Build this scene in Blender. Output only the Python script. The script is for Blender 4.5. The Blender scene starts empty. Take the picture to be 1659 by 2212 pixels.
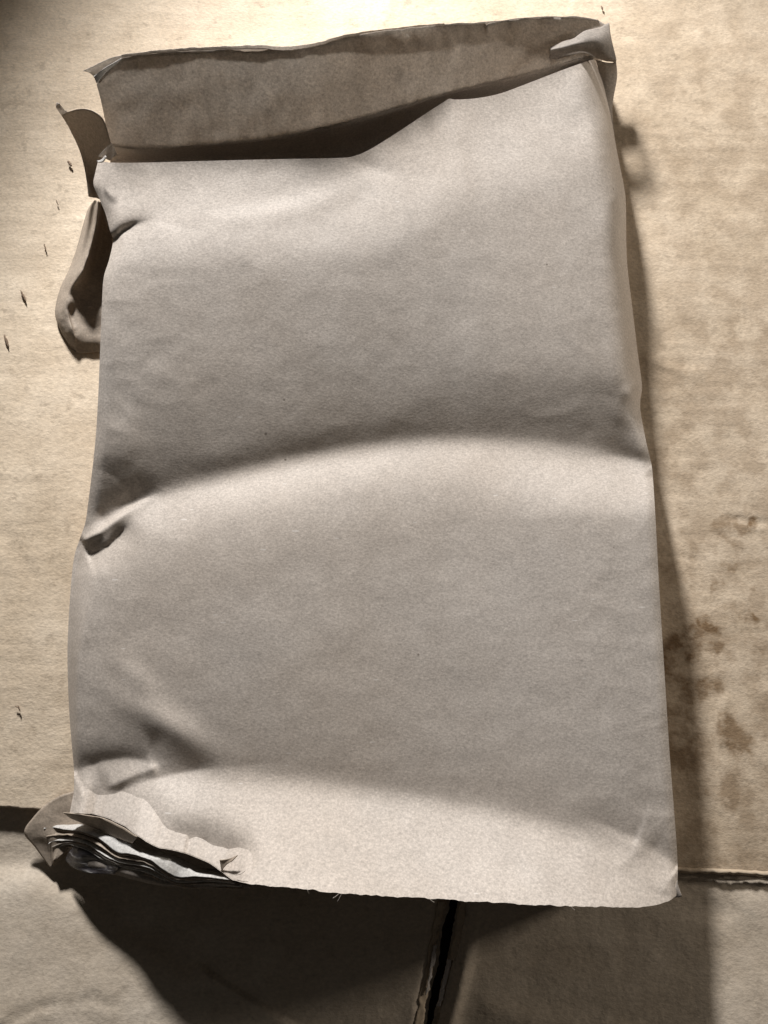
import bpy, math, random
import numpy as np

# ------------------------------------------------------------------ camera, world, lamps, exposure
random.seed(7)
rng = np.random.default_rng(7)
sc = bpy.context.scene
COL = sc.collection
CAM_H = 0.336                      # phone held about 34 cm above the cardboard
TILT = math.radians(9.5)
VFOV = math.radians(66)
cam_d = bpy.data.cameras.new('camera')
cam = bpy.data.objects.new('camera', cam_d)
COL.objects.link(cam)
cam.location = (0, 0, CAM_H)
cam.rotation_euler = (TILT, 0, 0)
cam_d.sensor_fit = 'VERTICAL'
cam_d.angle = VFOV
cam_d.clip_start = 0.01
cam_d.clip_end = 20
sc.camera = cam
sc.render.resolution_x = 768
sc.render.resolution_y = 1024

world = bpy.data.worlds.new('World')
sc.world = world
world.use_nodes = True
bg = world.node_tree.nodes['Background']
bg.inputs['Color'].default_value = (1.0, 0.93, 0.85, 1)
bg.inputs['Strength'].default_value = 0.030


def aim(o, target):
    from mathutils import Vector
    d = Vector(target) - o.location
    o.rotation_euler = d.to_track_quat('-Z', 'Y').to_euler()


ld = bpy.data.lights.new('work_lamp', 'SPOT')
ld.energy = 52.0
ld.color = (1.0, 0.985, 0.975)
ld.shadow_soft_size = 0.045
ld.spot_size = math.radians(52.4)
ld.spot_blend = 0.15
lamp = bpy.data.objects.new('work_lamp', ld)
COL.objects.link(lamp)
lamp.location = (-0.205, 0.80, 0.365)
aim(lamp, (0.30, -0.50, 0.05))   # its beam ends just inside the far left corner

ld2 = bpy.data.lights.new('room_lamp', 'AREA')
ld2.energy = 3.2
ld2.size = 0.10
ld2.color = (1.0, 0.9, 0.78)
lamp2 = bpy.data.objects.new('room_lamp', ld2)
COL.objects.link(lamp2)
lamp2.location = (0.95, 0.25, 0.24)
aim(lamp2, (0, 0, 0))

vs = sc.view_settings
vs.view_transform = 'Standard'
vs.look = 'None'
vs.exposure = 0.0
vs.gamma = 1.0
vs.use_curve_mapping = False

# ------------------------------------------------------------------ helpers
TV = math.tan(VFOV / 2)
ct, st = math.cos(TILT), math.sin(TILT)


def P(u, v, z):
    """Place on the level z (metres) seen at survey point (u, v)."""
    u = np.asarray(u, float); v = np.asarray(v, float); z = np.asarray(z, float)
    x = (u - 829.5) / 1106 * TV
    y = (1106 - v) / 1106 * TV
    dx, dy, dz = x, y * ct + st, y * st - ct
    k = (z - CAM_H) / dz
    return np.stack(np.broadcast_arrays(k * dx, k * dy, z), -1)


def vnoise(x, y, seed=0):
    x = np.asarray(x, float); y = np.asarray(y, float)
    r = np.random.default_rng(seed).random((257, 257))
    xi = np.floor(x).astype(int); yi = np.floor(y).astype(int)
    fx = x - xi; fy = y - yi
    fx = fx * fx * fx * (fx * (fx * 6 - 15) + 10); fy = fy * fy * fy * (fy * (fy * 6 - 15) + 10)
    a = r[xi % 256, yi % 256]; b = r[(xi + 1) % 256, yi % 256]
    c = r[xi % 256, (yi + 1) % 256]; d = r[(xi + 1) % 256, (yi + 1) % 256]
    return (a * (1 - fx) + b * fx) * (1 - fy) + (c * (1 - fx) + d * fx) * fy - 0.5


def fbm(x, y, seed=0, octv=4):
    s = 0; a = 1.0
    for k in range(octv):
        s = s + a * vnoise(x * 2 ** k + 17.3 * k, y * 2 ** k + 5.1 * k, seed + k)
        a *= 0.5
    return s


def smooth(e0, e1, x):
    t = np.clip((np.asarray(x, float) - e0) / (e1 - e0), 0, 1)
    return t * t * (3 - 2 * t)


def curve(pts, n, rounding=True):
    """n samples, even in arc length, along a Catmull-Rom curve through pts (any dimension)."""
    p = np.array(pts, float)
    if rounding and len(p) > 2:
        q = np.vstack([2 * p[0] - p[1], p, 2 * p[-1] - p[-2]])
        out = []
        for i in range(1, len(q) - 2):
            t = np.linspace(0, 1, 24, endpoint=False)[:, None]
            a, b, c, d = q[i - 1], q[i], q[i + 1], q[i + 2]
            out.append(0.5 * (2 * b + (c - a) * t + (2 * a - 5 * b + 4 * c - d) * t ** 2 + (3 * b - a - 3 * c + d) * t ** 3))
        p = np.vstack(out + [p[-1:]])
    L = np.concatenate([[0], np.cumsum(np.linalg.norm(np.diff(p[:, :2], axis=0), axis=1))])
    s = np.linspace(0, L[-1], n)
    return np.stack([np.interp(s, L, p[:, k]) for k in range(p.shape[1])], 1)


def link(name, me, mat, parent=None, smooth_shade=True):
    o = bpy.data.objects.new(name, me)
    COL.objects.link(o)
    if mat:
        me.materials.append(mat)
    if smooth_shade:
        me.polygons.foreach_set('use_smooth', [True] * len(me.polygons))
    if parent:
        o.parent = parent
    return o


def grid(name, A, mat, parent=None, thick=0.0, mask=None):
    """A: (ni, nj, 3) array of places -> one mesh sheet."""
    ni, nj = A.shape[:2]
    V = A.reshape(-1, 3)
    idx = np.arange(ni * nj).reshape(ni, nj)
    F = np.stack([idx[:-1, :-1], idx[1:, :-1], idx[1:, 1:], idx[:-1, 1:]], -1).reshape(-1, 4)
    if mask is not None:
        F = F[mask.reshape(-1)]
    # faces look upwards
    n = np.cross(V[F[:, 1]] - V[F[:, 0]], V[F[:, 2]] - V[F[:, 0]])
    if n[:, 2].sum() < 0:
        F = F[:, ::-1]
    me = bpy.data.meshes.new(name)
    me.from_pydata(V.tolist(), [], F.tolist())
    me.update()
    o = link(name, me, mat, parent)
    if thick:
        m = o.modifiers.new('paper', 'SOLIDIFY')
        m.thickness = thick
        m.offset = -1
    return o


def loft(name, rows, n, mat, parent=None, thick=0.0003, sub=6, rough=0.0, seed=1, rounding=True, wob=0.0, low=0.03):
    """rows: list of curves [(u, v, z_cm), ...]; a smooth sheet through them."""
    R = [curve(r, n, rounding) for r in rows]
    R = np.stack(R, 0)                                   # rows, n, 3
    if rough:
        k = np.arange(n)
        for ri in (0, len(rows) - 1):
            R[ri, :, 1] += rough * (fbm(k * 0.35, 0 * k + seed, seed, 3) + 0.6 * vnoise(k * 0.9, 0 * k, seed + 5))
    # interpolate across rows
    m = (len(rows) - 1) * sub + 1
    out = np.zeros((m, n, 3))
    for j in range(n):
        q = R[:, j, :]
        if len(rows) > 2:
            e = np.vstack([2 * q[0] - q[1], q, 2 * q[-1] - q[-2]])
            c = []
            for i in range(1, len(e) - 2):
                t = np.linspace(0, 1, sub, endpoint=False)[:, None]
                a, b, cc, d = e[i - 1], e[i], e[i + 1], e[i + 2]
                c.append(0.5 * (2 * b + (cc - a) * t + (2 * a - 5 * b + 4 * cc - d) * t ** 2 + (3 * b - a - 3 * cc + d) * t ** 3))
            out[:, j] = np.vstack(c + [q[-1:]])
        else:
            t = np.linspace(0, 1, m)[:, None]
            out[:, j] = q[0] * (1 - t) + q[1] * t
    if wob:
        out[:, :, 2] += wob * fbm(out[:, :, 0] / 40, out[:, :, 1] / 40, seed + 9, 3)
    W = P(out[..., 0], out[..., 1], np.maximum(out[..., 2], low) * 0.01)
    return grid(name, W, mat, parent, thick)


def pdist(U, V, pts):
    """distance to a polyline, signed (+ below it in the survey), and position along it 0..1"""
    p = np.array(pts, float)
    seg = np.linalg.norm(np.diff(p, axis=0), axis=1); cum = np.concatenate([[0], np.cumsum(seg)])
    best = np.full(U.shape, 1e9); sg = np.zeros(U.shape); al = np.zeros(U.shape)
    for i in range(len(p) - 1):
        d = (p[i + 1] - p[i]) / seg[i]
        rx, ry = U - p[i][0], V - p[i][1]
        t = np.clip(rx * d[0] + ry * d[1], 0, seg[i])
        dx, dy = rx - t * d[0], ry - t * d[1]
        r = np.hypot(dx, dy)
        m = r < best
        best = np.where(m, r, best)
        sg = np.where(m, np.where(d[0] * ry - d[1] * rx >= 0, 1, -1), sg)
        al = np.where(m, (cum[i] + t) / cum[-1], al)
    return best * sg, al


def crease(U, V, pts, h, up, dn, e0=0.15, e1=0.15, sharp=1.0):
    """a fold in the paper: height h (cm) on the line, fading over `up` above it and `dn` below it"""
    d, a = pdist(U, V, pts)
    w = np.where(d < 0, up, dn)
    prof = np.exp(-(np.abs(d) / w) ** (2 * sharp))
    tap = smooth(0, max(e0, 1e-3), a) * smooth(0, max(e1, 1e-3), 1 - a)
    return h * prof * tap


def fold(U, V, pts, h, up, dn, e0=0.2, e1=0.2, tip=1.6):
    """a crisp fold: a cusp of height h (cm) on the line, easing off over `up` above and `dn` below"""
    d, a = pdist(U, V, pts)
    w = np.where(d < 0, up, dn)
    q = np.sqrt(d * d + tip * tip) - tip
    tap = smooth(0, max(e0, 1e-3), a) * smooth(0, max(e1, 1e-3), 1 - a)
    return h * np.exp(-(q / w) ** 1.15) * tap


def blob(U, V, c, r, ang, h):
    a = math.radians(ang)
    x = (U - c[0]) * math.cos(a) + (V - c[1]) * math.sin(a)
    y = -(U - c[0]) * math.sin(a) + (V - c[1]) * math.cos(a)
    return h * np.exp(-(x / r[0]) ** 2 - (y / r[1]) ** 2)


def empty(name, loc, label, cat, group=None):
    o = bpy.data.objects.new(name, None)
    COL.objects.link(o)
    o.location = loc
    o.empty_display_size = 0.02
    o['label'] = label; o['category'] = cat
    if group:
        o['group'] = group
    return o


# ------------------------------------------------------------------ materials
class NT:
    def __init__(s, name):
        s.m = bpy.data.materials.new(name); s.m.use_nodes = True
        s.t = s.m.node_tree; s.b = s.t.nodes['Principled BSDF']; s.out = s.t.nodes['Material Output']
        s.co = s.t.nodes.new('ShaderNodeTexCoord').outputs['Object']

    def link(s, a, b): s.t.links.new(a, b)

    def noise(s, scale, detail=3, rough=0.55, vec=None, stretch=None):
        n = s.t.nodes.new('ShaderNodeTexNoise')
        n.inputs['Scale'].default_value = scale; n.inputs['Detail'].default_value = detail
        n.inputs['Roughness'].default_value = rough
        v = vec or s.co
        if stretch:
            mp = s.t.nodes.new('ShaderNodeMapping'); mp.inputs['Scale'].default_value = stretch[:3]
            if len(stretch) > 3: mp.inputs['Rotation'].default_value = (0, 0, stretch[3])
            s.link(v, mp.inputs['Vector']); v = mp.outputs['Vector']
        s.link(v, n.inputs['Vector'])
        return n.outputs['Fac']

    def ramp(s, fac, stops):
        r = s.t.nodes.new('ShaderNodeValToRGB')
        el = r.color_ramp.elements
        while len(el) < len(stops): el.new(0.5)
        for e, (p, c) in zip(el, stops):
            e.position = p; e.color = (c, c, c, 1) if not hasattr(c, '__len__') else (*c, 1)
        s.link(fac, r.inputs['Fac'])
        return r.outputs['Color']

    def mix(s, mode, fac, a, b):
        n = s.t.nodes.new('ShaderNodeMix'); n.data_type = 'RGBA'; n.blend_type = mode
        for inp, val in ((n.inputs[0], fac), (n.inputs[6], a), (n.inputs[7], b)):
            if hasattr(val, 'links'): s.link(val, inp)
            elif hasattr(val, '__len__'): inp.default_value = (*val, 1)
            else: inp.default_value = val
        return n.outputs[2]

    def math(s, op, a, b=0.0, c=None):
        n = s.t.nodes.new('ShaderNodeMath'); n.operation = op
        for i, val in enumerate((a, b, c)):
            if val is None: continue
            if hasattr(val, 'links'): s.link(val, n.inputs[i])
            else: n.inputs[i].default_value = val
        return n.outputs[0]

    def bump(s, h, strength, dist, prev=None):
        n = s.t.nodes.new('ShaderNodeBump'); n.inputs['Strength'].default_value = strength
        n.inputs['Distance'].default_value = dist
        s.link(h, n.inputs['Height'])
        if prev is not None: s.link(prev, n.inputs['Normal'])
        return n.outputs['Normal']


def paper_mat(name, base, trans=0.0, rough=0.6, spec=0.35, speck=1.0):
    n = NT(name)
    fine = n.noise(1500, 2, 0.6)
    fib = n.noise(800, 3, 0.6, stretch=(1.0, 1.5, 1.0, 0.5))
    mid = n.noise(95, 4, 0.6)
    big = n.noise(14, 3, 0.5)
    c = n.mix('MULTIPLY', 1.0, base, n.ramp(fib, [(0.28, 0.80), (0.72, 1.17)]))
    c = n.mix('MULTIPLY', 1.0, c, n.ramp(fine, [(0.28, 0.85), (0.72, 1.13)]))
    c = n.mix('MULTIPLY', 1.0, c, n.ramp(mid, [(0.3, (0.93, 0.92, 0.91)), (0.7, (1.05, 1.045, 1.04))]))
    c = n.mix('MULTIPLY', 1.0, c, n.ramp(big, [(0.3, (0.965, 0.94, 0.91)), (0.7, (1.02, 1.025, 1.03))]))
    # dark specks and pale fibres in the recycled stock
    vo = n.t.nodes.new('ShaderNodeTexVoronoi'); vo.inputs['Scale'].default_value = 130
    n.link(n.co, vo.inputs['Vector'])
    sep = n.t.nodes.new('ShaderNodeSeparateColor'); n.link(vo.outputs['Color'], sep.inputs[0])
    size = n.math('MULTIPLY', n.math('POWER', sep.outputs[0], 40), 0.09)
    m = n.math('LESS_THAN', vo.outputs['Distance'], size)
    c = n.mix('MIX', n.math('MULTIPLY', m, 0.65 * speck), c, (0.11, 0.085, 0.065))
    vl = n.t.nodes.new('ShaderNodeTexVoronoi'); vl.inputs['Scale'].default_value = 110
    mp = n.t.nodes.new('ShaderNodeMapping'); mp.inputs['Scale'].default_value = (1, 5, 1); mp.inputs['Rotation'].default_value = (0, 0, 0.7)
    n.link(n.co, mp.inputs[0]); n.link(mp.outputs[0], vl.inputs['Vector'])
    sp = n.t.nodes.new('ShaderNodeSeparateColor'); n.link(vl.outputs['Color'], sp.inputs[0])
    m2 = n.math('LESS_THAN', vl.outputs['Distance'], n.math('MULTIPLY', n.math('POWER', sp.outputs[1], 16), 0.18))
    c = n.mix('MIX', n.math('MULTIPLY', m2, 0.45 * speck), c, (0.78, 0.74, 0.69))
    n.link(c, n.b.inputs['Base Color'])
    n.b.inputs['Roughness'].default_value = rough
    n.b.inputs['Specular IOR Level'].default_value = spec
    nb = n.bump(mid, 0.05, 0.002)
    nb = n.bump(fib, 0.16, 0.0004, nb)
    n.link(nb, n.b.inputs['Normal'])
    if trans:
        tr = n.t.nodes.new('ShaderNodeBsdfTranslucent')
        n.link(n.mix('MULTIPLY', 1.0, c, (0.94, 0.99, 1.03)), tr.inputs['Color'])
        mx = n.t.nodes.new('ShaderNodeMixShader'); mx.inputs[0].default_value = trans
        n.link(n.b.outputs[0], mx.inputs[1]); n.link(tr.outputs[0], mx.inputs[2])
        n.link(mx.outputs[0], n.out.inputs['Surface'])
    return n.m


def cardboard_mat(name, base, stains_and_falloff=(), dirt=0.5, flute=1.0):
    n = NT(name)
    fib = n.noise(700, 3, 0.65, stretch=(0.8, 1.3, 1.0))
    mid = n.noise(60, 5, 0.62)
    big = n.noise(9, 4, 0.6)
    streak = n.noise(30, 4, 0.6, stretch=(0.25, 2.0, 1.0, 0.03))
    c = n.mix('MULTIPLY', 1.0, base, n.ramp(fib, [(0.30, 0.84), (0.70, 1.12)]))
    c = n.mix('MULTIPLY', 1.0, c, n.ramp(mid, [(0.28, (0.90, 0.875, 0.84)), (0.72, (1.06, 1.06, 1.06))]))
    c = n.mix('MULTIPLY', 1.0, c, n.ramp(streak, [(0.3, (0.94, 0.93, 0.92)), (0.7, (1.04, 1.04, 1.04))]))
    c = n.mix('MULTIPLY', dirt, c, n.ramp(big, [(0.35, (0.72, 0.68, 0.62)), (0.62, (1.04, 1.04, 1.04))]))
    # grey flecks
    fl = n.noise(170, 3, 0.7)
    c = n.mix('MULTIPLY', 0.7 * dirt + 0.15, c, n.ramp(fl, [(0.30, (0.60, 0.58, 0.56)), (0.42, 1.0)]))
    # stain shapes of their own, wide ones with light falloff painted in: (x, y, radius_x, radius_y, strength)
    if stains_and_falloff:
        sepv = n.t.nodes.new('ShaderNodeSeparateXYZ')
        wv = n.t.nodes.new('ShaderNodeTexNoise'); wv.inputs['Scale'].default_value = 55; wv.inputs['Detail'].default_value = 4
        n.link(n.co, wv.inputs['Vector'])
        ad = n.t.nodes.new('ShaderNodeVectorMath'); ad.operation = 'MULTIPLY_ADD'
        sub = n.t.nodes.new('ShaderNodeVectorMath'); sub.operation = 'SUBTRACT'
        n.link(wv.outputs['Color'], sub.inputs[0]); sub.inputs[1].default_value = (0.5, 0.5, 0.5)
        n.link(sub.outputs[0], ad.inputs[0]); ad.inputs[1].default_value = (0.034, 0.034, 0); n.link(n.co, ad.inputs[2])
        n.link(ad.outputs[0], sepv.inputs[0])
        blot = n.noise(85, 4, 0.6)
        tot = None
        for (x, y, rx, ry, k) in stains_and_falloff:
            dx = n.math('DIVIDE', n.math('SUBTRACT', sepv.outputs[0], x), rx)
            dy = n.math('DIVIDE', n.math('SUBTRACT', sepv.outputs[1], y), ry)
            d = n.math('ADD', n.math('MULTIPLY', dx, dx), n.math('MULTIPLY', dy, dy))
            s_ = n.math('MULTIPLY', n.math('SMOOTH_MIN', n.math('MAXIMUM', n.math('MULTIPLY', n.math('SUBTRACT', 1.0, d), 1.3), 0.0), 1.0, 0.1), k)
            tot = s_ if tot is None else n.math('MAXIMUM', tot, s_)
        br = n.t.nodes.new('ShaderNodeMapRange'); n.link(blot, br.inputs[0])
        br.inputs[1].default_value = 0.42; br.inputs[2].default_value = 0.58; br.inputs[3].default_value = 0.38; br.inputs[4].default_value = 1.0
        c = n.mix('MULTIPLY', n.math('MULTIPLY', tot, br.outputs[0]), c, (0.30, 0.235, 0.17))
    n.link(c, n.b.inputs['Base Color'])
    n.b.inputs['Roughness'].default_value = 0.72
    n.b.inputs['Specular IOR Level'].default_value = 0.25
    wv = n.t.nodes.new('ShaderNodeTexWave'); wv.bands_direction = 'Y'
    wv.inputs['Scale'].default_value = 52; wv.inputs['Distortion'].default_value = 3.0; wv.inputs['Detail'].default_value = 2
    wv.inputs['Detail Scale'].default_value = 0.6
    n.link(n.co, wv.inputs['Vector'])
    mask = n.ramp(n.noise(12, 2, 0.5), [(0.35, 0.1), (0.65, 1.0)])
    hh = n.math('MULTIPLY', wv.outputs['Fac'], mask)
    nb = n.bump(hh, 0.05 * flute, 0.0012)
    nb = n.bump(mid, 0.22, 0.003, nb)
    nb = n.bump(fib, 0.25, 0.0007, nb)
    n.link(nb, n.b.inputs['Normal'])
    return n.m


def plain(name, base, rough=0.6, spec=0.3):
    n = NT(name)
    a = n.noise(300, 3, 0.6)
    n.link(n.mix('MULTIPLY', 1.0, base, n.ramp(a, [(0.3, 0.86), (0.7, 1.1)])), n.b.inputs['Base Color'])
    n.b.inputs['Roughness'].default_value = rough; n.b.inputs['Specular IOR Level'].default_value = spec
    n.link(n.bump(a, 0.2, 0.0008), n.b.inputs['Normal'])
    return n.m


SACK = (0.512, 0.460, 0.410)
M_sack = paper_mat('kraft_sack_paper', SACK)
M_flap = paper_mat('kraft_sack_paper_thin', SACK, trans=0.50)
M_torn = paper_mat('kraft_sack_inner_ply', (0.50, 0.42, 0.34), trans=0.22)
M_white = paper_mat('white_inner_ply', (0.64, 0.625, 0.60), trans=0.10, speck=0.2)
def floor_stain_falloff(u, v, r, r2, k):
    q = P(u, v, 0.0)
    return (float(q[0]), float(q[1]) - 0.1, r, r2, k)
stains_and_falloff = [floor_stain_falloff(*a) for a in (
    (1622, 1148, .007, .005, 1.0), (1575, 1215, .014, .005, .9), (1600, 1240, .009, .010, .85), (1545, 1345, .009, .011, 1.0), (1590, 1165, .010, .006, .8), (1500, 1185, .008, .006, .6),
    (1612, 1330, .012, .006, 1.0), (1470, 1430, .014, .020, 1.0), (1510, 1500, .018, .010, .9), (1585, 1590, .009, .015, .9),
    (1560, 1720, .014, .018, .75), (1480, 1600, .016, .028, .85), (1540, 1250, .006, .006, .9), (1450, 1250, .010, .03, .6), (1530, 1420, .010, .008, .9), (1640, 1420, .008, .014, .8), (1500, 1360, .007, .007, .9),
    (1610, 1520, .055, .085, .60), (1510, 1740, .045, .05, .55), (1650, 1780, .03, .04, .5), (1620, 1000, .075, .14, .50), (1600, 350, .085, .12, .40))]  # wide entries: grime plus lamp falloff to the right, painted as colour
M_card = cardboard_mat('cardboard_liner', (0.80, 0.675, 0.525), stains_and_falloff, dirt=0.5)
M_card2 = cardboard_mat('cardboard_flap_liner', (0.57, 0.495, 0.405), dirt=0.4, flute=0.4)
M_edge = plain('torn_cardboard_edge', (0.46, 0.37, 0.27), 0.8)
M_pale = plain('pale_torn_liner', (0.55, 0.50, 0.46), 0.8)
M_dark = plain('dark_speck', (0.22, 0.155, 0.105), 0.8)
M_floor = plain('floor_concrete', (0.06, 0.05, 0.045), 0.9)

n = NT('dark_plastic_film')
a = n.noise(240, 3, 0.6, stretch=(0.16, 1.9, 1.0, 0.45))
n.link(n.ramp(a, [(0.36, (0.018, 0.015, 0.016)), (0.56, (0.06, 0.055, 0.06)), (0.70, (0.42, 0.40, 0.38))]), n.b.inputs['Base Color'])
n.b.inputs['Roughness'].default_value = 0.38
n.link(n.bump(a, 0.8, 0.0012), n.b.inputs['Normal'])
M_film = n.m

# ------------------------------------------------------------------ the surface: floor and cardboard sheets
fl = grid('floor', np.array([[(-1.2, -1.2, -.030), (-1.2, 1.2, -.030)], [(1.2, -1.2, -.030), (1.2, 1.2, -.030)]]), M_floor)
fl['kind'] = 'structure'


def edge_v(u):                      # lower edge of the big cardboard sheet
    return np.interp(u, [-600, 0, 70, 700, 1470, 1560, 1659, 2300], [1700, 1744, 1752, 1815, 1880, 1884, 1889, 1950])


sheet = empty('cardboard_sheet', (0, 0.1, -0.004), 'large tan corrugated cardboard sheet lying under the brown paper sack', 'cardboard')
nu, nv = 380, 400
uu = np.linspace(-420, 2080, nu)
tt = np.linspace(0, 1, nv)
ev = edge_v(uu) + 5.0 * fbm(uu / 34, uu * 0, 31, 4)
U = np.repeat(uu[:, None], nv, 1)
V = -560 + (ev[:, None] + 560) * tt[None]
Z = 0.09 * fbm(U / 420, V / 420, 3, 3) + 0.028 * fbm(U / 75, V / 60, 8, 4) + 0.012 * fbm(U / 220, V / 13, 61, 3) * smooth(-0.2, 0.4, fbm(U / 160, V / 160, 5, 2) + .25 * (U > 1250))
# handling creases in the liner
Z += crease(U, V, [(1560, 1118), (1600, 1122), (1700, 1136)], -0.045, 9, 6)
Z += crease(U, V, [(1400, 1200), (1460, 1203), (1530, 1212)], -0.035, 9, 6)
Z += crease(U, V, [(1335, 68), (1370, 78), (1412, 98)], -0.05, 8, 6)
Z += crease(U, V, [(1380, 775), (1430, 785), (1470, 805), (1540, 808)], 0.05, 14, 9)
Z += crease(U, V, [(1572, 1490), (1566, 1540), (1560, 1620)], 0.05, 8, 8)
Z += crease(U, V, [(1225, 30), (1232, -30), (1236, -120)], -0.05, 9, 9)
Z += crease(U, V, [(0, 1130), (60, 1235), (90, 1250)], -0.03, 14, 20)
Z += crease(U, V, [(820, 60), (835, 20), (850, -40)], 0.05, 14, 14)
Z -= 0.03 * smooth(0.965, 1.0, np.broadcast_to(tt[None], U.shape)) * (0.6 + fbm(U / 60, V * 0, 4, 2))
Wm = P(U, V, 0)
Wm[..., 2] = Z * 0.01
Wm[..., 2] -= 0.0008
off = np.array(sheet.location)
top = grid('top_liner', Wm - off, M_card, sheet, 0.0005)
lowW = P(np.repeat(uu[::6, None], 12, 1), (-560 + (ev[::6, None] - 4 + 560) * np.linspace(0, 1, 12)[None]), 0) - off
lowW[..., 2] = -0.0046 - off[2]
grid('bottom_liner', lowW, M_card2, sheet, 0.0005)
# fluting along the open edge
uf = np.linspace(-420, 2080, 900)
vf = edge_v(uf) - 9 + 2.0 * fbm(uf / 40, uf * 0, 77, 3)
a0 = P(uf, vf, 0); a1 = P(uf, vf - 60, 0)
zz = -0.0036 + 0.0008 * np.sin(np.arange(900) * 0.62)
a0[:, 2] = zz; a1[:, 2] = zz
grid('fluting', np.stack([a0, a1], 1) - off, M_edge, sheet, 0.0002)


# punctures: dark torn slits in the liner, each with its own lean
def puncture(u, v, du, dv, w, parent, mat=M_dark):
    k = np.linspace(0, 1, 9)
    prof = np.sin(np.pi * (0.06 + 0.88 * k)) ** 0.7 * (1 + 0.5 * (rng.random(9) - 0.5))
    cu = u + du * (k - .5) + 1.2 * (rng.random(9) - .5); cv = v + dv * (k - .5)
    L = math.hypot(du, dv); nx, ny = -dv / L, du / L
    c0 = P(cu - nx * w * prof, cv - ny * w * prof, 0.0)
    c1 = P(cu, cv, 0.0)
    c2 = P(cu + nx * w * prof, cv + ny * w * prof, 0.0)
    c0[:, 2] = 0.0003; c1[:, 2] = 0.0005; c2[:, 2] = 0.0003
    return grid('puncture', np.stack([c0, c1, c2], 1) - np.array(parent.location), mat, parent, 0.0004)


for (u, v, du, dv, w) in ((151, 354, 8, 12, 3.0), (124, 438, 4, 10, 1.5), (98, 535, 5, 15, 1.6), (51, 640, 12, 25, 2.4),
                          (14, 737, 9, 27, 2.8), (42, 1531, 4, 12, 1.8), (38, 1527, 8, 3, 1.4), (1300, 18, 4, 9, 2.0)):
    puncture(u, v, du, dv, w, sheet)

ue = np.linspace(1440, 1760, 90)
kq = np.arange(90)
rows_ = []
for j, dv in enumerate((-7, -2, 2, 6)):
    w_ = P(ue, edge_v(ue) + dv + (1.0 + j) * fbm(kq * 0.21, kq * 0, 171, 4), 0)
    w_[:, 2] = (-0.0002, 0.0008, 0.0004, -0.0008)[j] + 0.0008 * fbm(kq * 0.3, kq * 0 + j, 175, 2)
    rows_.append(w_)
grid('torn_liner_strip', np.stack(rows_, 0) - np.array(sheet.location), M_edge, sheet, 0.0004)

# ---- the two lower flaps, a step below the big sheet, parted by a ragged slit
LOW = -0.0062


def rise_flap(v):                   # the flaps spring up away from the hinge
    return 0.0000225 * np.clip(np.asarray(v, float) - 1770, 0, 600)


def slit_l(v): return np.interp(v, [1700, 1950, 2004, 2068, 2125, 2196, 2400], [985, 953, 938, 928, 915, 902, 868])
def slit_r(v): return np.interp(v, [1700, 1955, 2000, 2040, 2104, 2154, 2203, 2400], [1040, 997, 990, 980, 966, 952, 938, 893])


lflap = empty('cardboard_flap', (-0.1, -0.12, LOW - 0.004), 'wrinkled greyish cardboard flap at lower left, left of the dark slit', 'cardboard', 'lower cardboard flaps')
nu, nv = 300, 180
vv = np.linspace(1690, 2520, nv)
ss = np.linspace(0, 1, nu)
jag = 3.5 * fbm(vv / 16, vv * 0, 41, 4)
V = np.repeat(vv[None], nu, 0)
U = -420 + (slit_l(vv)[None] + jag[None] + 420) * ss[:, None]
Z = 0.06 * fbm(U / 300, V / 300, 13, 3) + 0.03 * fbm(U / 60, V / 60, 18, 4)
vall = [(-200, 1850), (0, 1862), (60, 1858), (110, 1866), (150, 1888), (220, 1922), (300, 1990), (420, 2060)]
d, al = pdist(U, V, vall)
Z += np.where(d < 0, -0.20 * np.exp(-(d / 60) ** 2), 0.14 - 0.34 * np.exp(-(d / 34) ** 2)) * 1.0
Z += np.where(d < 0, 0, 0.10 * smooth(0, 260, d))
vall2 = [(10, 2230), (60, 2176), (115, 2152), (200, 2140), (222, 2133), (250, 2147), (330, 2140), (440, 2118), (560, 2090)]
d, al = pdist(U, V, vall2)
k = smooth(0, .1, al) * smooth(0, .35, 1 - al) * (0.7 + 1.2 * fbm(al * 9, al * 0, 19, 2))
Z += k * np.where(d < 0, 0.05 * np.exp(-(np.abs(d) - 26) ** 2 / 34 ** 2) * smooth(0, 26, -d), 0.03 * np.exp(-(d - 14) ** 2 / 16 ** 2) * smooth(0, 10, d))
Z += crease(U, V, [(160, 1925), (240, 1960), (330, 1985)], 0.06, 20, 20)
Z -= 0.12 * smooth(0.985, 1.0, np.broadcast_to(ss[:, None], U.shape))
Wm = P(U, V, LOW)
Wm[..., 2] = LOW + Z * 0.01 + rise_flap(V)
off = np.array(lflap.location)
grid('top_liner', Wm - off, M_card2, lflap, 0.0005)


def strip(name, uL, uR, vv, z, mat, parent, seed, amp=3.0, wave=0.0, tilt=0.0):
    k = np.arange(len(vv))
    eL = uL + amp * fbm(k * 0.23, k * 0, seed, 4); eR = uR + amp * fbm(k * 0.27, k * 0 + 3, seed + 3, 4)
    cols = []
    for j, f in enumerate(np.linspace(0, 1, 5)):
        w = P(eL * (1 - f) + eR * f, vv, z)
        w[:, 2] = z + rise_flap(vv) + tilt * f + wave * np.sin(k * 0.8 + j * .4) + 0.0006 * fbm(k * 0.3, k * 0 + j, seed + 9, 2)
        cols.append(w)
    return grid(name, np.stack(cols, 0) - np.array(parent.location), mat, parent, 0.0004)


vs_ = np.linspace(1880, 2520, 150)
strip('fluting', slit_l(vs_) - 60, slit_l(vs_) + 7, vs_, LOW - 0.0020, M_edge, lflap, 51, 6.0, 0.0010)
strip('bottom_liner', slit_l(vs_) - 70, slit_l(vs_) + 15, vs_, LOW - 0.0042, M_card2, lflap, 55, 5.0)

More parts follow.
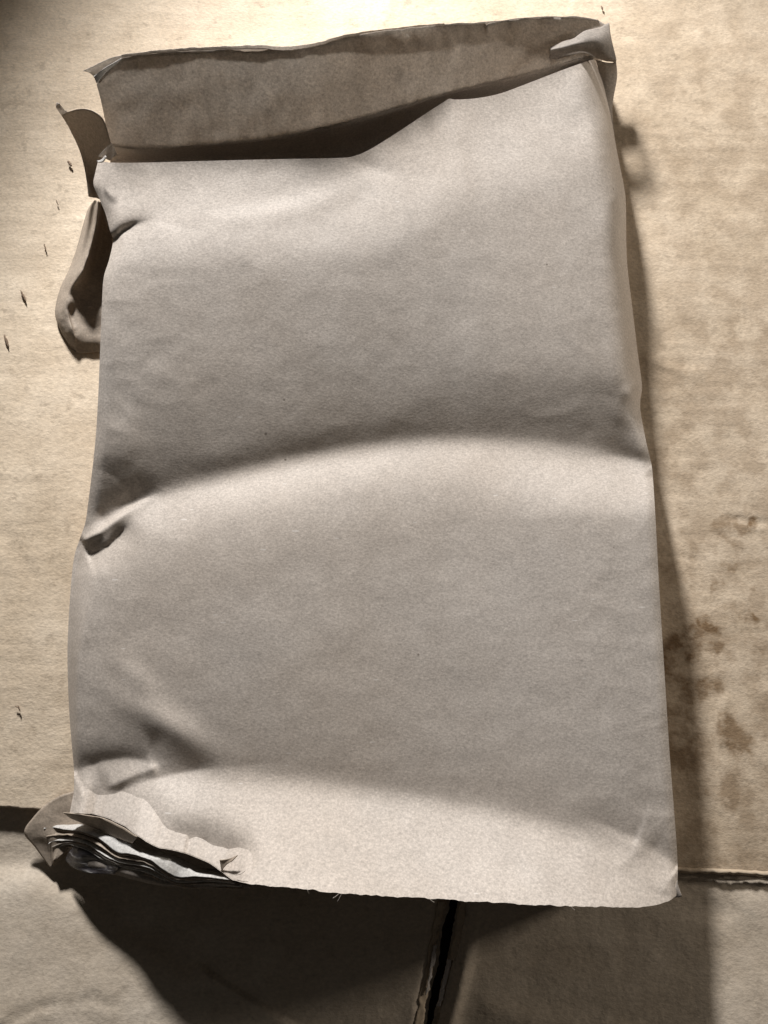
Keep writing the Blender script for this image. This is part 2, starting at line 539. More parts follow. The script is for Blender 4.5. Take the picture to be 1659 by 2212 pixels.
rflap = empty('cardboard_flap', (0.15, -0.12, LOW - 0.004), 'brown cardboard flap at lower right, right of the dark slit', 'cardboard', 'lower cardboard flaps')
jag = 2.5 * fbm(vv / 20, vv * 0, 43, 4)
V = np.repeat(vv[None], nu, 0)
U = slit_r(vv)[None] + jag[None] + (2150 - slit_r(vv)[None]) * ss[:, None] ** 1.15
Z = 0.07 * fbm(U / 260, V / 260, 23, 3) + 0.025 * fbm(U / 60, V / 50, 28, 4)
Z += blob(U, V, (1612, 1950), (50, 40), 0, 0.14) + blob(U, V, (1545, 1960), (70, 24), 0, -0.08)
Z += 0.16 * np.exp(-((U - (slit_r(V) + 26)) / 16) ** 2) - 0.10 * np.exp(-((U - slit_r(V)) / 10) ** 2)
Z += crease(U, V, [(1000, 2150), (1200, 2195), (1420, 2225)], 0.10, 30, 40)
Wm = P(U, V, LOW)
Wm[..., 2] = LOW + Z * 0.01 + rise_flap(V)
off = np.array(rflap.location)
grid('top_liner', Wm - off, M_card2, rflap, 0.0005)
strip('fluting', slit_r(vs_) - 6, slit_r(vs_) + 40, vs_, LOW - 0.0022, M_edge, rflap, 61, 5.0, 0.0010)
strip('bottom_liner', slit_r(vs_) - 14, slit_r(vs_) + 50, vs_, LOW - 0.0046, M_card2, rflap, 65, 5.0)
vp = np.linspace(2058, 2152, 40)
vq = np.linspace(1935, 2060, 50)
strip('torn_liner_strip', slit_r(vq) - 9, slit_r(vq) + 6, vq, LOW - 0.0004, M_edge, rflap, 73, 5.0, 0, 0.0006)
vq = np.linspace(1940, 2300, 90)
strip('torn_liner_strip', slit_l(vq) - 8, slit_l(vq) + 9, vq, LOW - 0.0003, M_edge, lflap, 75, 7.0, 0, -0.0012)
vq = np.linspace(2030, 2130, 40)
strip('torn_liner_strip', slit_l(vq) + 2, slit_l(vq) + 8, vq, LOW + 0.0002, M_pale, lflap, 78, 4.0, 0, -0.0006)
strip('torn_liner_strip', slit_r(vp) - 13, slit_r(vp) - 5, vp, LOW - 0.0008, M_pale, rflap, 71, 2.0, 0, 0.0006)

# ------------------------------------------------------------------ the paper sack
sack = empty('paper_sack', tuple(P(820, 1100, 0)), 'bulging brown kraft paper sack with torn open ends lying on cardboard', 'paper sack')
SO = np.array(sack.location)


def sgrid(name, A, mat, thick=0.0003, parent=None):
    """a sheet of the sack (places are given in the world)"""
    return grid(name, A - SO, mat, parent or sack, thick)


_grid0 = grid


def sloft(name, rows, n, mat, **kw):
    global grid
    parent = kw.pop('parent', sack)
    def g(nm, A, m, p, thick=0.0, mask=None):
        return _grid0(nm, A - SO, m, parent, thick, mask)
    grid = g
    try:
        return loft(name, rows, n, mat, sack, **kw)
    finally:
        grid = _grid0


# --- outline of the stuffed body, survey points clockwise
TOP = [(212, 347), (240, 351), (320, 351), (500, 346), (640, 343), (735, 341), (765, 337), (800, 322), (860, 285), (920, 245), (962, 218), (972, 213), (985, 215), (1030, 212), (1080, 202), (1140, 180), (1210, 153), (1260, 135), (1286, 127)]
RIGHT = [(1286, 127), (1300, 170), (1318, 245), (1335, 338), (1349, 408), (1352, 450), (1354, 560), (1365, 660), (1378, 770), (1386, 832), (1383, 862), (1384, 890), (1396, 955), (1407, 1002), (1411, 1040), (1416, 1120), (1424, 1270), (1434, 1430), (1446, 1620), (1456, 1750), (1462, 1830), (1464, 1890), (1461, 1935)]
BOT = [(150, 1758), (175, 1757), (220, 1764), (262, 1782), (290, 1802), (318, 1820), (345, 1832), (385, 1840), (420, 1851), (455, 1868), (490, 1893), (512, 1906), (560, 1914), (660, 1921), (740, 1934), (850, 1940), (980, 1947), (1080, 1955), (1200, 1960), (1330, 1965), (1400, 1961), (1440, 1953), (1461, 1940)]
LEFT = [(212, 347), (206, 372), (202, 398), (214, 428), (228, 462), (238, 500), (244, 520), (236, 560), (224, 600), (220, 660), (216, 760), (212, 860), (207, 940), (200, 1010), (190, 1090), (184, 1130), (172, 1165), (160, 1205), (152, 1280), (146, 1390), (147, 1480), (151, 1560), (158, 1640), (160, 1668), (160, 1700), (157, 1735), (150, 1758)]

NU, NV = 300, 430
sN = np.linspace(0, 1, NU); tN = np.linspace(0, 1, NV)
cT, cB = curve(TOP, NU), curve(BOT, NU)
cL, cR = curve(LEFT, NV), curve(RIGHT, NV, True)
# torn, uneven lower edge
kk = np.arange(NU)
fray = 5.0 * fbm(kk * 0.11, kk * 0, 90, 3) + 3.0 * vnoise(kk * 0.4, kk * 0, 93) + 1.0 * vnoise(kk * 1.3, kk * 0, 96) - 9 * np.clip(vnoise(kk * 0.21, kk * 0, 99) - 0.3, 0, 1)
fray *= np.where(cB[:, 0] < 505, 0.35, 0.8) * smooth(0, 0.03, sN) * smooth(0, 0.03, 1 - sN)
cB[:, 1] += fray
S_, T_ = np.meshgrid(sN, tN, indexing='ij')
UV = ((1 - T_)[..., None] * cT[:, None] + T_[..., None] * cB[:, None] + (1 - S_)[..., None] * cL[None] + S_[..., None] * cR[None]
      - ((1 - S_) * (1 - T_))[..., None] * cT[0] - (S_ * (1 - T_))[..., None] * cT[-1]
      - ((1 - S_) * T_)[..., None] * cB[0] - (S_ * T_)[..., None] * cB[-1])
U, V = UV[..., 0], UV[..., 1]

# --- height of the body: slopes designed down each column and summed up
ug = np.arange(90, 1521, 5.0); vg = np.arange(90, 2021, 2.0)
UG, VG = np.meshgrid(ug, vg, indexing='ij')
V0 = np.interp(ug, [90, 212, 735, 800, 972, 1080, 1286, 1520], [349, 349, 341, 322, 213, 202, 127, 60])
V1 = np.interp(ug, [90, 190, 240, 300, 400, 500, 600, 700, 800, 900, 1000, 1150, 1300, 1400, 1520], [1178, 1152, 1118, 1080, 1048, 1023, 1000, 979, 963, 953, 949, 957, 978, 1002, 1030])
V2 = np.interp(ug, [90, 160, 250, 350, 450, 600, 800, 1000, 1150, 1300, 1380, 1520], [1668, 1663, 1645, 1648, 1656, 1668, 1694, 1724, 1751, 1795, 1820, 1880])
def sm1(a, n=31):
    k = np.ones(n) / n
    for _ in range(2):
        a = np.convolve(np.pad(a, n // 2, mode='edge'), k, 'valid')[:len(ug)]
    return a
V0 = sm1(V0, 51); V1 = sm1(V1, 7); V2 = sm1(V2, 9)
from_u = lambda xs, ys: sm1(np.interp(ug, xs, ys))[:, None]
fA = (VG - V0[:, None]) / (V1 - V0)[:, None]
bp = VG - V1[:, None]
lenC = (V2 - V1)[:, None]
fC = bp / lenC
dD = VG - V2[:, None]
slA = np.interp(fA, [-1, 0, .10, .20, .30, .45, .62, .80, .90, .955, .985, 1.0], [-10, -11, -9, -3, -6, -9, -11, -13, -16, -20.5, -20, -7])
slR = np.interp(fA, [-1, 0, .10, .20, .30, .45, .62, .74, .84, .93, .985, 1.0], [-4, -5, -4, -2, -2, -3, -4, -7, -17, -21, -20, -7])
wR = from_u([90, 800, 1250, 1520], [0, 0, 1, 1])
slA = slA * 1.1 * (1 - wR) + slR * wR
rise = from_u([90, 200, 300, 500, 800, 1100, 1350, 1520], [20, 26, 29, 29, 26, 24, 24, 24])
slB = np.interp(bp, [0, 16, 32, 62, 100, 150, 215], [-.35, .6, 1.0, .80, .38, .12, 0.0]) * rise
slC = np.interp(fC, [0, .14, .25, .5, .75, .9, .97, 1.0], [0, 0, -1.5, -2.5, -4, -7, -9, -4])
slC = slC * from_u([90, 200, 500, 900, 1300, 1520], [1.0, 1.1, 1.15, .9, .2, 0])
slBC = slB + slC
riseD = from_u([90, 170, 300, 500, 800, 1100, 1300, 1400, 1520], [14, 20, 30, 34, 36, 36, 34, 28, 21])
slD = np.interp(dD, [0, 16, 45, 110, 300], [-.15, .35, .85, 1.0, 1.0]) * riseD
SL = np.where(fA < 1, slA, np.where(fC < 1, slBC, slD))
# soften along columns and rows
def box(a, n, ax):
    k = np.ones(n) / n
    return np.apply_along_axis(lambda m: np.convolve(np.pad(m, n // 2, mode='edge'), k, 'valid')[:len(m)], ax, a)
SL = box(box(SL, 7, 1), 7, 1)
SL = box(box(SL, 9, 0), 7, 0)
z0 = from_u([90, 212, 500, 760, 972, 1150, 1286, 1520], [4.1, 4.25, 4.45, 4.4, 4.0, 3.7, 3.4, 3.1])[:, 0]
dy = 0.0177 * 2                       # cm of paper for each two survey steps
dzz = np.tan(np.radians(SL)) * dy
cum = np.cumsum(dzz, 1)
i0 = np.clip(((V0 - 90) / 2).astype(int), 0, len(vg) - 1)
ZG = z0[:, None] + cum - cum[np.arange(len(ug)), i0][:, None]
ZG = box(ZG, 7, 0)


def bil(Zm, u, v):
    x = np.clip((u - ug[0]) / 5.0, 0, len(ug) - 1.001); y = np.clip((v - vg[0]) / 2.0, 0, len(vg) - 1.001)
    i = x.astype(int); j = y.astype(int); fx = x - i; fy = y - j
    return (Zm[i, j] * (1 - fx) + Zm[i + 1, j] * fx) * (1 - fy) + (Zm[i, j + 1] * (1 - fx) + Zm[i + 1, j + 1] * fx) * fy


Z = bil(ZG, U, V)
# folds and dents
Z += fold(U, V, [(345, 470), (318, 478), (290, 487), (265, 500), (240, 524), (140, 545)], -0.32, 42, 11, .45, .001)
Z += fold(U, V, [(178, 1168), (195, 1160), (215, 1150), (240, 1131), (270, 1109), (300, 1089), (345, 1068)], 0.42, 13, 20, .02, .6)
Z += fold(U, V, [(205, 1148), (235, 1122), (270, 1098), (310, 1076), (360, 1060)], -0.22, 30, 7, .2, .5)
Z += fold(U, V, [(185, 1200), (215, 1192), (238, 1178), (256, 1160), (292, 1120)], -0.30, 13, 30, .1, .4)
Z += fold(U, V, [(156, 1670), (185, 1657), (220, 1645), (270, 1638), (315, 1644), (350, 1658)], -0.24, 30, 50, .05, .25)
Z += fold(U, V, [(222, 1706), (255, 1690), (290, 1674), (345, 1655)], 0.19, 40, 15, .2, .15)
Z += fold(U, V, [(228, 1724), (270, 1704), (320, 1686), (380, 1672), (430, 1664), (500, 1657)], -0.21, 24, 44, .15, .35)
Z += blob(U, V, (352, 1560), (105, 34), 32, 0.22)
Z += blob(U, V, (300, 1470), (60, 26), 40, 0.10)
Z += blob(U, V, (250, 960), (50, 60), 0, 0.12)
Z += fold(U, V, [(1410, 1003), (1380, 998), (1340, 986), (1280, 976)], -0.10, 18, 30, .02, .7)
Z -= 0.22 * np.clip((U - np.interp(V, [1003, 1030, 1048], [1412, 1391, 1412])) / 22, 0, 1) * smooth(1003, 1012, V) * smooth(1062, 1046, V)
Z += fold(U, V, [(1392, 868), (1372, 866), (1362, 858), (1345, 830)], 0.08, 8, 14, .05, .5)
Z += crease(U, V, [(1388, 850), (1374, 850)], -0.06, 9, 7, .1, .1)
Z += fold(U, V, [(1384, 1814), (1345, 1800), (1310, 1783), (1240, 1762)], -0.10, 17, 42, .10, .6)
Z += fold(U, V, [(1384, 1814), (1374, 1838), (1350, 1864), (1290, 1885)], 0.08, 34, 24, .2, .6)
Z += fold(U, V, [(1388, 1818), (1420, 1842), (1466, 1872)], -0.10, 26, 30, .35, .05)
Z += fold(U, V, [(1425, 1935), (1440, 1902), (1466, 1882)], 0.08, 26, 22, .3, .02)
Z += fold(U, V, [(742, 338), (780, 352), (826, 372), (900, 404)], -0.07, 30, 22, .35, .6)
Z += crease(U, V, [(800, 400), (700, 432), (600, 462), (430, 476)], 0.05, 26, 24, .3, .3)
Z += crease(U, V, [(1286, 127), (1262, 175), (1200, 250)], 0.07, 34, 30, .02, .6)
# finer creases running out from the pinched places
for pts, h in (([(300, 1086), (380, 1062), (520, 1040)], -.020), ([(205, 1215), (232, 1260), (262, 1330)], .022), ([(335, 474), (400, 492), (470, 500)], -.016),
               ([(212, 905), (250, 930), (320, 940)], .016), ([(205, 1010), (250, 1030), (300, 1072)], -.02), ([(480, 1660), (560, 1650), (660, 1640)], -.016),
               ([(1385, 866), (1340, 862), (1270, 845)], -.018), ([(1350, 418), (1320, 440), (1280, 500)], .018), ([(1360, 660), (1330, 668), (1300, 690)], -.014),
               ([(1384, 1814), (1320, 1850), (1240, 1870)], .014), ([(1410, 1003), (1370, 1030), (1300, 1060)], -.016), ([(1460, 1760), (1430, 1775), (1390, 1812)], .018),
               ([(160, 1668), (200, 1700), (215, 1740)], .03), ([(345, 1655), (330, 1600), (290, 1560)], -.02), ([(150, 1450), (190, 1470), (250, 1460)], .016),
               ([(990, 240), (1000, 280), (1020, 340)], .012), ([(830, 366), (900, 380), (980, 384)], -.012), ([(1286, 130), (1240, 180), (1200, 240)], .014),
               ([(900, 1945), (910, 1900), (935, 1860)], .010), ([(640, 1918), (650, 1880), (640, 1840)], -.010), ([(1240, 1962), (1230, 1915), (1250, 1880)], -.010)):
    Z += fold(U, V, pts, h, 16, 16, .1, .6, 1.0)
Z += blob(U, V, (300, 1800), (110, 75), 25, 0.65)
# dip above the torn lip
lip = [(170, 1740), (230, 1752), (300, 1782), (350, 1815), (420, 1834), (480, 1862), (540, 1900)]
Z += crease(U, V, lip, -0.85, 56, 30, .12, .15)
Z += crease(U, V, [(400, 1846), (425, 1826), (450, 1816)], -0.08, 8, 9, .05, .3)
# left shoulder rolls down
dl = U - np.repeat(cL[None, :, 0], NU, 0)
Z -= 1.1 * smooth(1120, 1230, V) * smooth(1720, 1420, V) * np.clip(1 - dl / np.interp(V, [1150, 1210, 1300, 1420, 1600], [60, 62, 48, 26, 14]), 0, 1) ** 1.4
Z -= 0.25 * np.clip(1 - dl / 26, 0, 1) ** 2
dr = np.repeat(cR[None, :, 0], NU, 0) - U
Z -= 0.18 * np.clip(1 - dr / 20, 0, 1) ** 2
Z -= 1.7 * smooth(985, 780, V) * np.clip(1 - dr / 62, 0, 1) ** 3.0
Z += 0.8 * smooth(985, 1120, V + 0 * U) * smooth(950, 1420, U)
Z -= 0.45 * (1 - smooth(0, 230, V - np.repeat(cT[:, None, 1], NV, 1)))
Z += 0.035 * fbm(U / 170, V / 170, 101, 3) + 0.008 * fbm(U / 45, V / 45, 111, 3)
edge_near = np.exp(-np.minimum(dl, dr) / 130.0) + 0.8 * np.exp(-(np.repeat(cB[:, None, 1], NV, 1) - V) / 90.0)
crumple = 0.5 - np.abs(fbm(U / 120 + 0.4 * fbm(U / 60, V / 60, 140, 2), V / 85, 131, 2)) * 2
crumple2 = 0.5 - np.abs(fbm(U / 48, V / 60 + 3, 135, 2)) * 2
Z += (0.030 * crumple + 0.010 * crumple2) * (0.22 + 0.9 * np.clip(edge_near, 0, 1))
Z = np.maximum(Z, 0.6)

WB = P(U, V, Z * 0.01)
sack_front = sgrid('sack_front', WB, M_sack, 0)

# walls: from the rim of the body down to the cardboard, tucked inwards
rimT, rimB, rimL, rimR = WB[:, 0], WB[:, -1], WB[0], WB[-1]


def wall(name, rim, d, prof, mat=M_sack):
    """prof: list of (inset metres, height factor)"""
    rows = []
    for i, h in prof:
        w = rim.copy()
        w[:, 0] += d[0] * i; w[:, 1] += d[1] * i
        w[:, 2] = np.maximum(rim[:, 2] * h, 0.0006)
        rows.append(w)
    return sgrid(name, np.stack(rows, 1), mat, 0)


wall('side_wall', rimR, (-1, 0), [(0.0001, .995), (-.0004, .9), (.0005, .6), (.002, .3), (.006, 0)])
wall('side_wall', rimL, (1, 0), [(0.0001, .995), (.0015, .9), (.004, .6), (.006, .3), (.008, 0)])
wall('end_wall', rimT, (0, -1), [(0.0001, .995), (.002, .9), (.005, .6), (.006, .3), (.007, 0)])
wall('end_wall', rimB, (0, 1), [(0.0002, .992), (.004, .90), (.014, .6), (.022, .3), (.026, 0)])

# --- the open upper end: a standing paper flap of two plies, its foot folding into the groove
flap_top = [(209, 182, 4.55), (224, 163, 4.90), (260, 128, 5.34), (300, 118, 5.51), (360, 113, 5.60), (480, 106, 5.68), (540, 112, 5.68), (620, 104, 5.77), (700, 92, 5.67), (780, 75, 5.51), (880, 62, 5.22), (960, 53, 4.64), (1040, 50, 4.14), (1052, 56, 4.04), (1064, 48, 4.02), (1150, 39, 3.50), (1240, 37, 2.99), (1290, 44, 2.50), (1314, 56, 2.10)]
flap_mid = [(222, 235, 3.71), (320, 215, 3.92), (480, 205, 4.03), (700, 180, 4.03), (900, 142, 3.81), (1100, 105, 3.02), (1314, 95, 2.30)]
flap_low = [(236, 316, 2.40), (300, 322, 2.40), (400, 318, 2.40), (560, 302, 2.40), (700, 276, 2.40), (850, 236, 2.35), (950, 206, 2.25), (1050, 182, 2.15), (1180, 150, 2.02), (1250, 128, 1.95), (1300, 122, 1.90)]
foot = [(238, 345, .3), (400, 352, .3), (560, 346, .3), (700, 340, .3), (850, 296, .3), (950, 246, .3), (1050, 222, .4), (1180, 186, .5), (1250, 160, .6), (1300, 145, .7)]
foot2 = [(245, 420, .15), (400, 430, .15), (560, 425, .15), (700, 410, .15), (850, 370, .15), (950, 330, .15), (1050, 300, .2), (1180, 260, .2), (1250, 240, .2), (1295, 220, .2)]
upper_flap = sloft('upper_flap', [flap_top, flap_mid, flap_low], 200, M_flap, rough=2.2, seed=5, wob=0.10, sub=9)
sloft('flap_foot', [[(u, v - 3, z + .02) for u, v, z in flap_low], foot, foot2], 120, M_sack, seed=6)
o_top = [(180, 152, 5.07), (196, 145, 5.25), (225, 131, 5.42), (262, 119, 5.60), (360, 108, 5.77), (480, 102, 5.86), (560, 99, 5.86), (620, 102, 5.86), (690, 92, 5.73), (750, 76, 5.57), (860, 61, 5.13), (960, 52, 4.65), (1060, 46, 4.05), (1150, 37, 3.55), (1240, 35, 3.04), (1292, 42, 2.55)]
o_mid = [(u + 3 + 12 * max(0, (260 - u) / 80), v + 5, z - .2) for u, v, z in o_top]
o_low = [(u + 6 + 30 * max(0, (260 - u) / 80), v + 11 + 16 * max(0, (260 - u) / 80), z - .45) for u, v, z in o_top]
outer_ply = sloft('outer_ply', [o_top, o_mid, o_low], 130, M_flap, rough=2.0, seed=15, wob=0.05)

pale = [(u, v - 2, z + .06) for u, v, z in o_top[3:12]]
pale2 = [(u + 1, v + 4 + 4 * math.exp(-((u - 620) / 90) ** 2), z + .02) for u, v, z in o_top[3:12]]
sloft('torn_or_lit_edge', [pale, pale2], 120, M_torn, rough=1.6, seed=16, thick=.0002, parent=outer_ply)
sloft('torn_or_lit_edge', [[(202, 165, 5.3), (225, 148, 5.5), (262, 126, 5.65)], [(209, 181, 5.15), (228, 158, 5.35), (262, 129, 5.6)]], 30, M_white, rough=0.6, seed=17, thick=.0002, parent=upper_flap)  # white sliver added for the light showing between the plies

# folded-over corner at the upper right
c1 = [(1188, 103, 2.75), (1215, 90, 2.85), (1240, 82, 3.0), (1262, 67, 3.05), (1294, 59, 2.95), (1316, 49, 2.8)]
c2 = [(1190, 106, 2.85), (1222, 98, 3.1), (1250, 92, 3.3), (1280, 84, 3.3), (1300, 82, 3.2), (1320, 80, 2.9)]
c3 = [(1188, 112, 2.75), (1222, 108, 2.95), (1255, 106, 3.0), (1285, 110, 2.95), (1308, 116, 2.9), (1331, 126, 2.6)]
c4 = [(1186, 132, 2.2), (1225, 122, 2.35), (1262, 114, 2.4), (1284, 124, 2.45), (1308, 132, 2.5), (1330, 135, 2.4)]
sloft('folded_corner', [c1, c2, c3, c4], 60, M_flap, rough=0.8, seed=25)
# olive side gusset beside that corner
g1 = [(1287, 129, 1.58), (1305, 134, 1.62), (1322, 136, 1.62), (1331, 132, 1.70)]
g2 = [(1298, 170, 1.15), (1312, 175, 1.11), (1325, 172, 1.06), (1333, 168, 1.03)]
g3 = [(1312, 232, 0.79), (1316, 236, 0.71), (1320, 238, 0.59), (1323, 232, 0.47)]
g4 = [(1325, 300, 0.55), (1326, 300, 0.47), (1327, 300, 0.36), (1328, 300, 0.23)]
sloft('side_gusset', [g1, g2, g3, g4], 30, M_flap, seed=26)

# --- loose strip torn from the left gusset near the top, its corner curled
t1 = [(132, 248, 3.3), (150, 241, 3.6), (178, 235, 3.9), (204, 242, 4.1), (222, 258, 4.1), (232, 285, 3.9), (238, 308, 3.6)]
t2 = [(150, 278, 2.6), (168, 275, 2.8), (190, 274, 3.0), (210, 282, 3.1), (226, 296, 3.1), (232, 308, 3.0), (236, 320, 2.8)]
t3 = [(172, 326, 1.6), (182, 326, 1.7), (194, 327, 1.8), (206, 330, 1.9), (214, 334, 2.0), (219, 338, 2.0), (224, 344, 1.9)]
t4 = [(184, 372, 1.0), (192, 373, 1.0), (200, 374, 1.0), (208, 376, 1.1), (214, 378, 1.1), (220, 380, 1.1), (226, 384, 1.0)]
t5 = [(191, 425, .5), (196, 426, .5), (202, 427, .5), (208, 428, .5), (214, 430, .5), (220, 432, .5), (226, 434, .5)]
torn_strip = sloft('torn_strip', [t1, t2, t3, t4, t5], 40, M_torn, rough=0.8, seed=35)
sloft('curled_tip', [[(122, 221, 3.9), (121, 232, 3.7), (132, 248, 3.3)], [(128, 224, 4.1), (131, 236, 3.9), (139, 246, 3.5)], [(134, 230, 3.9), (141, 239, 3.7), (146, 241, 3.5)]], 14, M_flap, seed=36, parent=torn_strip)
# small fold at the foot of the flap
sloft('corner_tuck', [[(212, 338, 3.6), (224, 324, 3.7), (240, 309, 3.6)], [(222, 340, 3.2), (234, 330, 3.2), (246, 318, 3.1)], [(236, 346, 2.4), (242, 340, 2.4), (252, 332, 2.4)]], 18, M_flap, seed=37)
sloft('paper_curl', [[(209, 347, 4.2), (218, 345, 4.35), (227, 336, 4.5)], [(211, 350, 4.25), (221, 349, 4.4), (229, 338, 4.5)]], 12, M_white, seed=38, thick=.0005)

# --- bulging pocket of the left gusset: an outer rim rolled round a hollow
p_out = [(203, 433, 0.12), (190, 452, 0.12), (178, 490, 0.12), (166, 535, 0.12), (150, 580, 0.12), (131, 620, 0.12), (120, 662, 0.12), (121, 690, 0.12), (138, 727, 0.12), (163, 762, 0.12)]
p_r1 = [(207, 433, 1.51), (200, 452, 1.41), (192, 492, 1.22), (180, 538, 1.08), (163, 584, 0.97), (144, 624, 0.55), (131, 663, 0.47), (131, 689, 0.43), (146, 724, 0.37), (166, 762, 0.07)]
p_in = [(212, 435, 2.44), (212, 455, 2.28), (206, 494, 1.97), (194, 540, 1.74), (176, 590, 1.57), (156, 626, 0.89), (143, 662, 0.76), (147, 686, 0.69), (157, 718, 0.6), (168, 763, 0.11)]
p_h1 = [(216, 436, 1.02), (221, 458, 0.96), (219, 497, 0.83), (210, 545, 0.73), (196, 598, 0.66), (178, 640, 0.63), (162, 672, 0.53), (164, 700, 0.48), (172, 730, 0.42), (180, 763, 0.12)]
p_h2 = [(232, 440, 0.83), (240, 470, 0.78), (244, 505, 0.67), (240, 550, 0.59), (235, 610, 0.53), (232, 650, 0.51), (230, 690, 0.43), (228, 715, 0.39), (226, 740, 0.34), (224, 759, 0.12)]
sloft('gusset_pocket', [p_out, p_r1, p_in, p_h1, p_h2], 90, M_torn, seed=45, sub=8, wob=0.13)

# --- torn lower left corner: plies of the sack with the film between them
# rounded lower sheet
b1 = [(168, 1707, .3), (132, 1718, .28), (98, 1738, .2), (72, 1765, .12), (52, 1798, .02), (75, 1830, -.08), (96, 1858, -.12), (110, 1876, -.1)]
b2 = [(190, 1730, .3), (150, 1742, .3), (120, 1758, .25), (98, 1780, .2), (85, 1803, .1), (97, 1826, .02), (108, 1845, .0), (114, 1866, -.02)]
b3 = [(210, 1760, 0.27), (180, 1768, 0.27), (150, 1780, 0.27), (130, 1795, 0.27), (120, 1812, 0.30), (122, 1826, 0.30), (120, 1842, 0.30), (116, 1858, 0.30)]
b4 = [(250, 1800, 0.23), (220, 1805, 0.23), (190, 1812, 0.23), (165, 1822, 0.23), (150, 1832, 0.23), (142, 1840, 0.27), (132, 1848, 0.30), (120, 1858, 0.30)]
sloft('lower_sheet', [b1, b2, b3, b4], 70, M_torn, rough=0.8, seed=55, wob=.06, low=-.5)
# plies: front edge first, then back into the sack
def ply(edge, mat, seed, n=110, rough=1.2, name='paper_ply', open_at=()):
    """a ply seen nearly edge-on; where it sags open its upper face shows"""
    def o(u): return 7 + sum(a * math.exp(-((u - c) / w) ** 2) for c, w, a in open_at)
    e2 = [(u + .35 * o(u), v - o(u) * .6, z - .06) for u, v, z in edge]
    e3 = [(u + .7 * o(u), v - o(u), z - .18) for u, v, z in edge]
    e4 = [(u + 16 + .7 * o(u), v - o(u) - 6, z - .7) for u, v, z in edge]
    return sloft(name, [edge, e2, e3, e4], n, mat, rough=rough, seed=seed, wob=0.03)
LZ = lambda u: float(np.interp(u, np.concatenate([[60.0], cB[:, 0]]), np.concatenate([[0.9], Z[:, -1]])))
at_lip = lambda pts, dz: [(u, v, max(LZ(u) - dz - 0.95 * max(0, (215 - u) / 100), 0.22)) for u, v, _ in pts]
e1 = [(94, 1790, 0.79), (112, 1787, 0.88), (138, 1791, 1.01), (184, 1798, 1.25), (212, 1810, 1.43), (232, 1825, 1.45), (253, 1841, 1.44), (286, 1845, 1.64), (327, 1859, 1.89), (351, 1878, 1.89), (382, 1895, 1.94), (420, 1893, 2.27), (460, 1896, 2.68), (500, 1901, 3.12)]
e1 = at_lip(e1, .10)
ply(e1, M_white, 64, open_at=((248, 26, 17), (368, 34, 20)))
e1b = [(u + 3, v + 5, z - .05) for u, v, z in e1]
ply(e1b, M_torn, 65)
e2 = [(104, 1824, 0.60), (112, 1818, 0.66), (143, 1815, 0.78), (170, 1818, 0.89), (195, 1827, 1.00), (229, 1850, 1.08), (265, 1864, 1.19), (315, 1872, 1.44), (347, 1888, 1.48), (384, 1905, 1.62), (449, 1903, 2.10), (506, 1908, 2.75)]
e2 = at_lip(e2, .24)
ply(e2, M_white, 66)
e2b = [(u + 4, v + 6, z - .05) for u, v, z in e2[1:]]
ply(e2b, M_torn, 67)
e3 = [(118, 1836, 0.48), (140, 1824, 0.57), (165, 1828, 0.66), (190, 1838, 0.72), (225, 1858, 0.77), (262, 1872, 0.88), (315, 1884, 1.07), (350, 1899, 1.18), (400, 1910, 1.44), (450, 1911, 1.82), (520, 1915, 2.60)]
e3 = at_lip(e3, .38)
ply(e3, M_white, 68)
mid12 = [(u, v, z) for u, v, z in (((a[0] + b[0]) / 2, (a[1] + b[1]) / 2 + 1, (a[2] + b[2]) / 2) for a, b in zip(curve(e1, 14), curve(e2, 14)))]
ply(mid12, M_torn, 71, rough=1.8)
mid23 = [(u, v, z) for u, v, z in (((a[0] + b[0]) / 2, (a[1] + b[1]) / 2 + 1, (a[2] + b[2]) / 2) for a, b in zip(curve(e2, 14), curve(e3, 14)))]
ply(mid23, M_flap, 72, rough=1.8)
e4 = [(u + 4, v + 7, z - .14) for u, v, z in e3]
ply(e4, M_torn, 73, rough=1.8)
# lowest grey sheet whose edge shows below the plies
l1 = [(190, 1884, 0.48), (245, 1889, 0.63), (286, 1900, 0.77), (347, 1913, 1.02), (408, 1919, 1.38), (470, 1920, 1.88), (540, 1918, 2.50)]
l2 = [(190, 1862, .95), (245, 1874, 1.1), (286, 1886, 1.25), (347, 1902, 1.45), (408, 1910, 1.75), (470, 1911, 2.1), (540, 1913, 2.6)]
l3 = [(200, 1830, 0.39), (255, 1840, 0.51), (296, 1850, 0.64), (357, 1862, 0.87), (418, 1872, 1.22), (480, 1878, 1.61), (545, 1885, 2.20)]
l1, l2, l3 = at_lip(l1, .72), at_lip(l2, .52), at_lip(l3, .9)
sloft('paper_ply', [l1, l2, l3], 70, M_flap, rough=1.0, seed=70)
f1 = [(141, 1858, 0.33), (155, 1872, 0.33), (186, 1885, 0.37), (246, 1889, 0.53)]
f2 = [(146, 1845, 0.43), (168, 1852, 0.47), (205, 1866, 0.55), (252, 1880, 0.69)]
f3 = [(158, 1830, 0.45), (185, 1838, 0.52), (220, 1852, 0.61), (258, 1872, 0.73)]
f4 = [(175, 1815, 0.35), (205, 1822, 0.39), (235, 1835, 0.46), (265, 1855, 0.53)]
f1, f2, f3, f4 = at_lip(f1, .55), at_lip(f2, .45), at_lip(f3, .42), at_lip(f4, .7)
sloft('plastic_film', [f1, f2, f3, f4], 50, M_film, rough=0.8, seed=75)
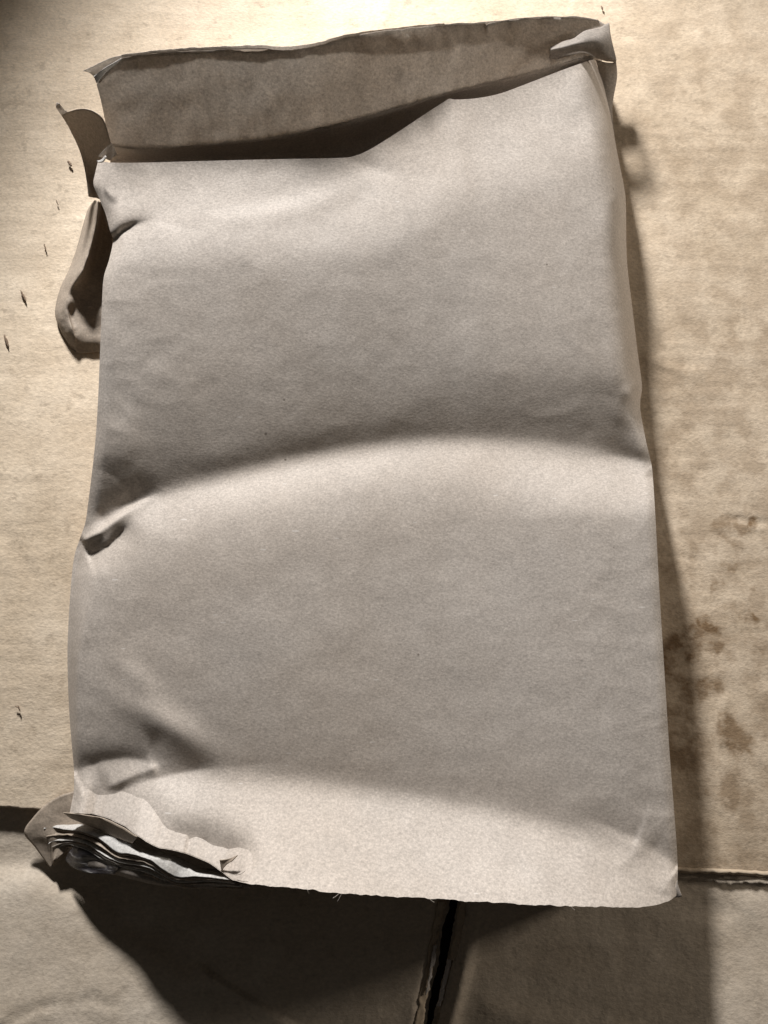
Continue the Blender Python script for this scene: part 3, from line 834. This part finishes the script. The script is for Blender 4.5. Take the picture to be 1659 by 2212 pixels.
# underside of the torn lip
u1 = [(136, 1756), (180, 1761), (222, 1768), (262, 1786), (296, 1808)]
u2 = [(152, 1768), (186, 1782), (220, 1796), (252, 1810), (286, 1822)]
sloft('torn_lip', [[(u, v, LZ(u) + .06) for u, v in u1], [(u, v, LZ(u) - .38) for u, v in u2]], 40, M_torn, rough=0.6, seed=80, parent=sack_front)
# little triangular tear near the end of the lip
sloft('torn_tongue', [[(474, 1858, LZ(474) + .12), (492, 1856, LZ(492) + .1), (513, 1847, LZ(505) + .1)], [(476, 1868, LZ(476) + .06), (486, 1864, LZ(486) + .08), (500, 1860, LZ(500) + .1)], [(478, 1883, LZ(478) + .0), (482, 1876, LZ(482) + .05), (490, 1868, LZ(490) + .05)]], 16, M_torn, seed=81, parent=sack_front)


def fibre(pts, r=0.00012):
    c = curve(pts, 14)
    w = P(c[:, 0], c[:, 1], c[:, 2] * 0.01)
    ring = []
    for k in range(6):
        a = k * math.pi / 2.5
        q = w.copy(); q[:, 1] += r * math.cos(a); q[:, 2] += r * math.sin(a)
        ring.append(q)
    return sgrid('torn_fibre', np.stack(ring, 0), M_sack, 0, sack_front)


fibre([(509, 1890, LZ(509) + .06), (520, 1888, LZ(520) + .1), (530, 1881, LZ(530) + .12)])
zb = lambda u: float(np.interp(u, cB[:, 0], WB[:, -1, 2])) * 100
for (u, v, du, dv) in ((735, 1935, -6, 12), (728, 1934, -9, 6), (664, 1922, 4, 9), (930, 1944, 8, 5), (1236, 1961, 6, 5)):
    z = zb(u)
    fibre([(u - du * .4, v - 3, z + .02), (u + du * .4, v + dv * .5, z), (u + du, v + dv, z - .05)])
# torn tag at the lower right corner
tz = float(Z[-1, -1])
sloft('torn_tag', [[(1463, 1902, tz), (1466, 1915, tz - .02), (1473, 1936, tz - .04)], [(1458, 1915, tz - .05), (1460, 1925, tz - .05), (1467, 1938, tz - .1)], [(1450, 1928, tz - .1), (1453, 1934, tz - .12), (1457, 1939, tz - .15)]], 12, M_sack, seed=85, parent=sack_front)
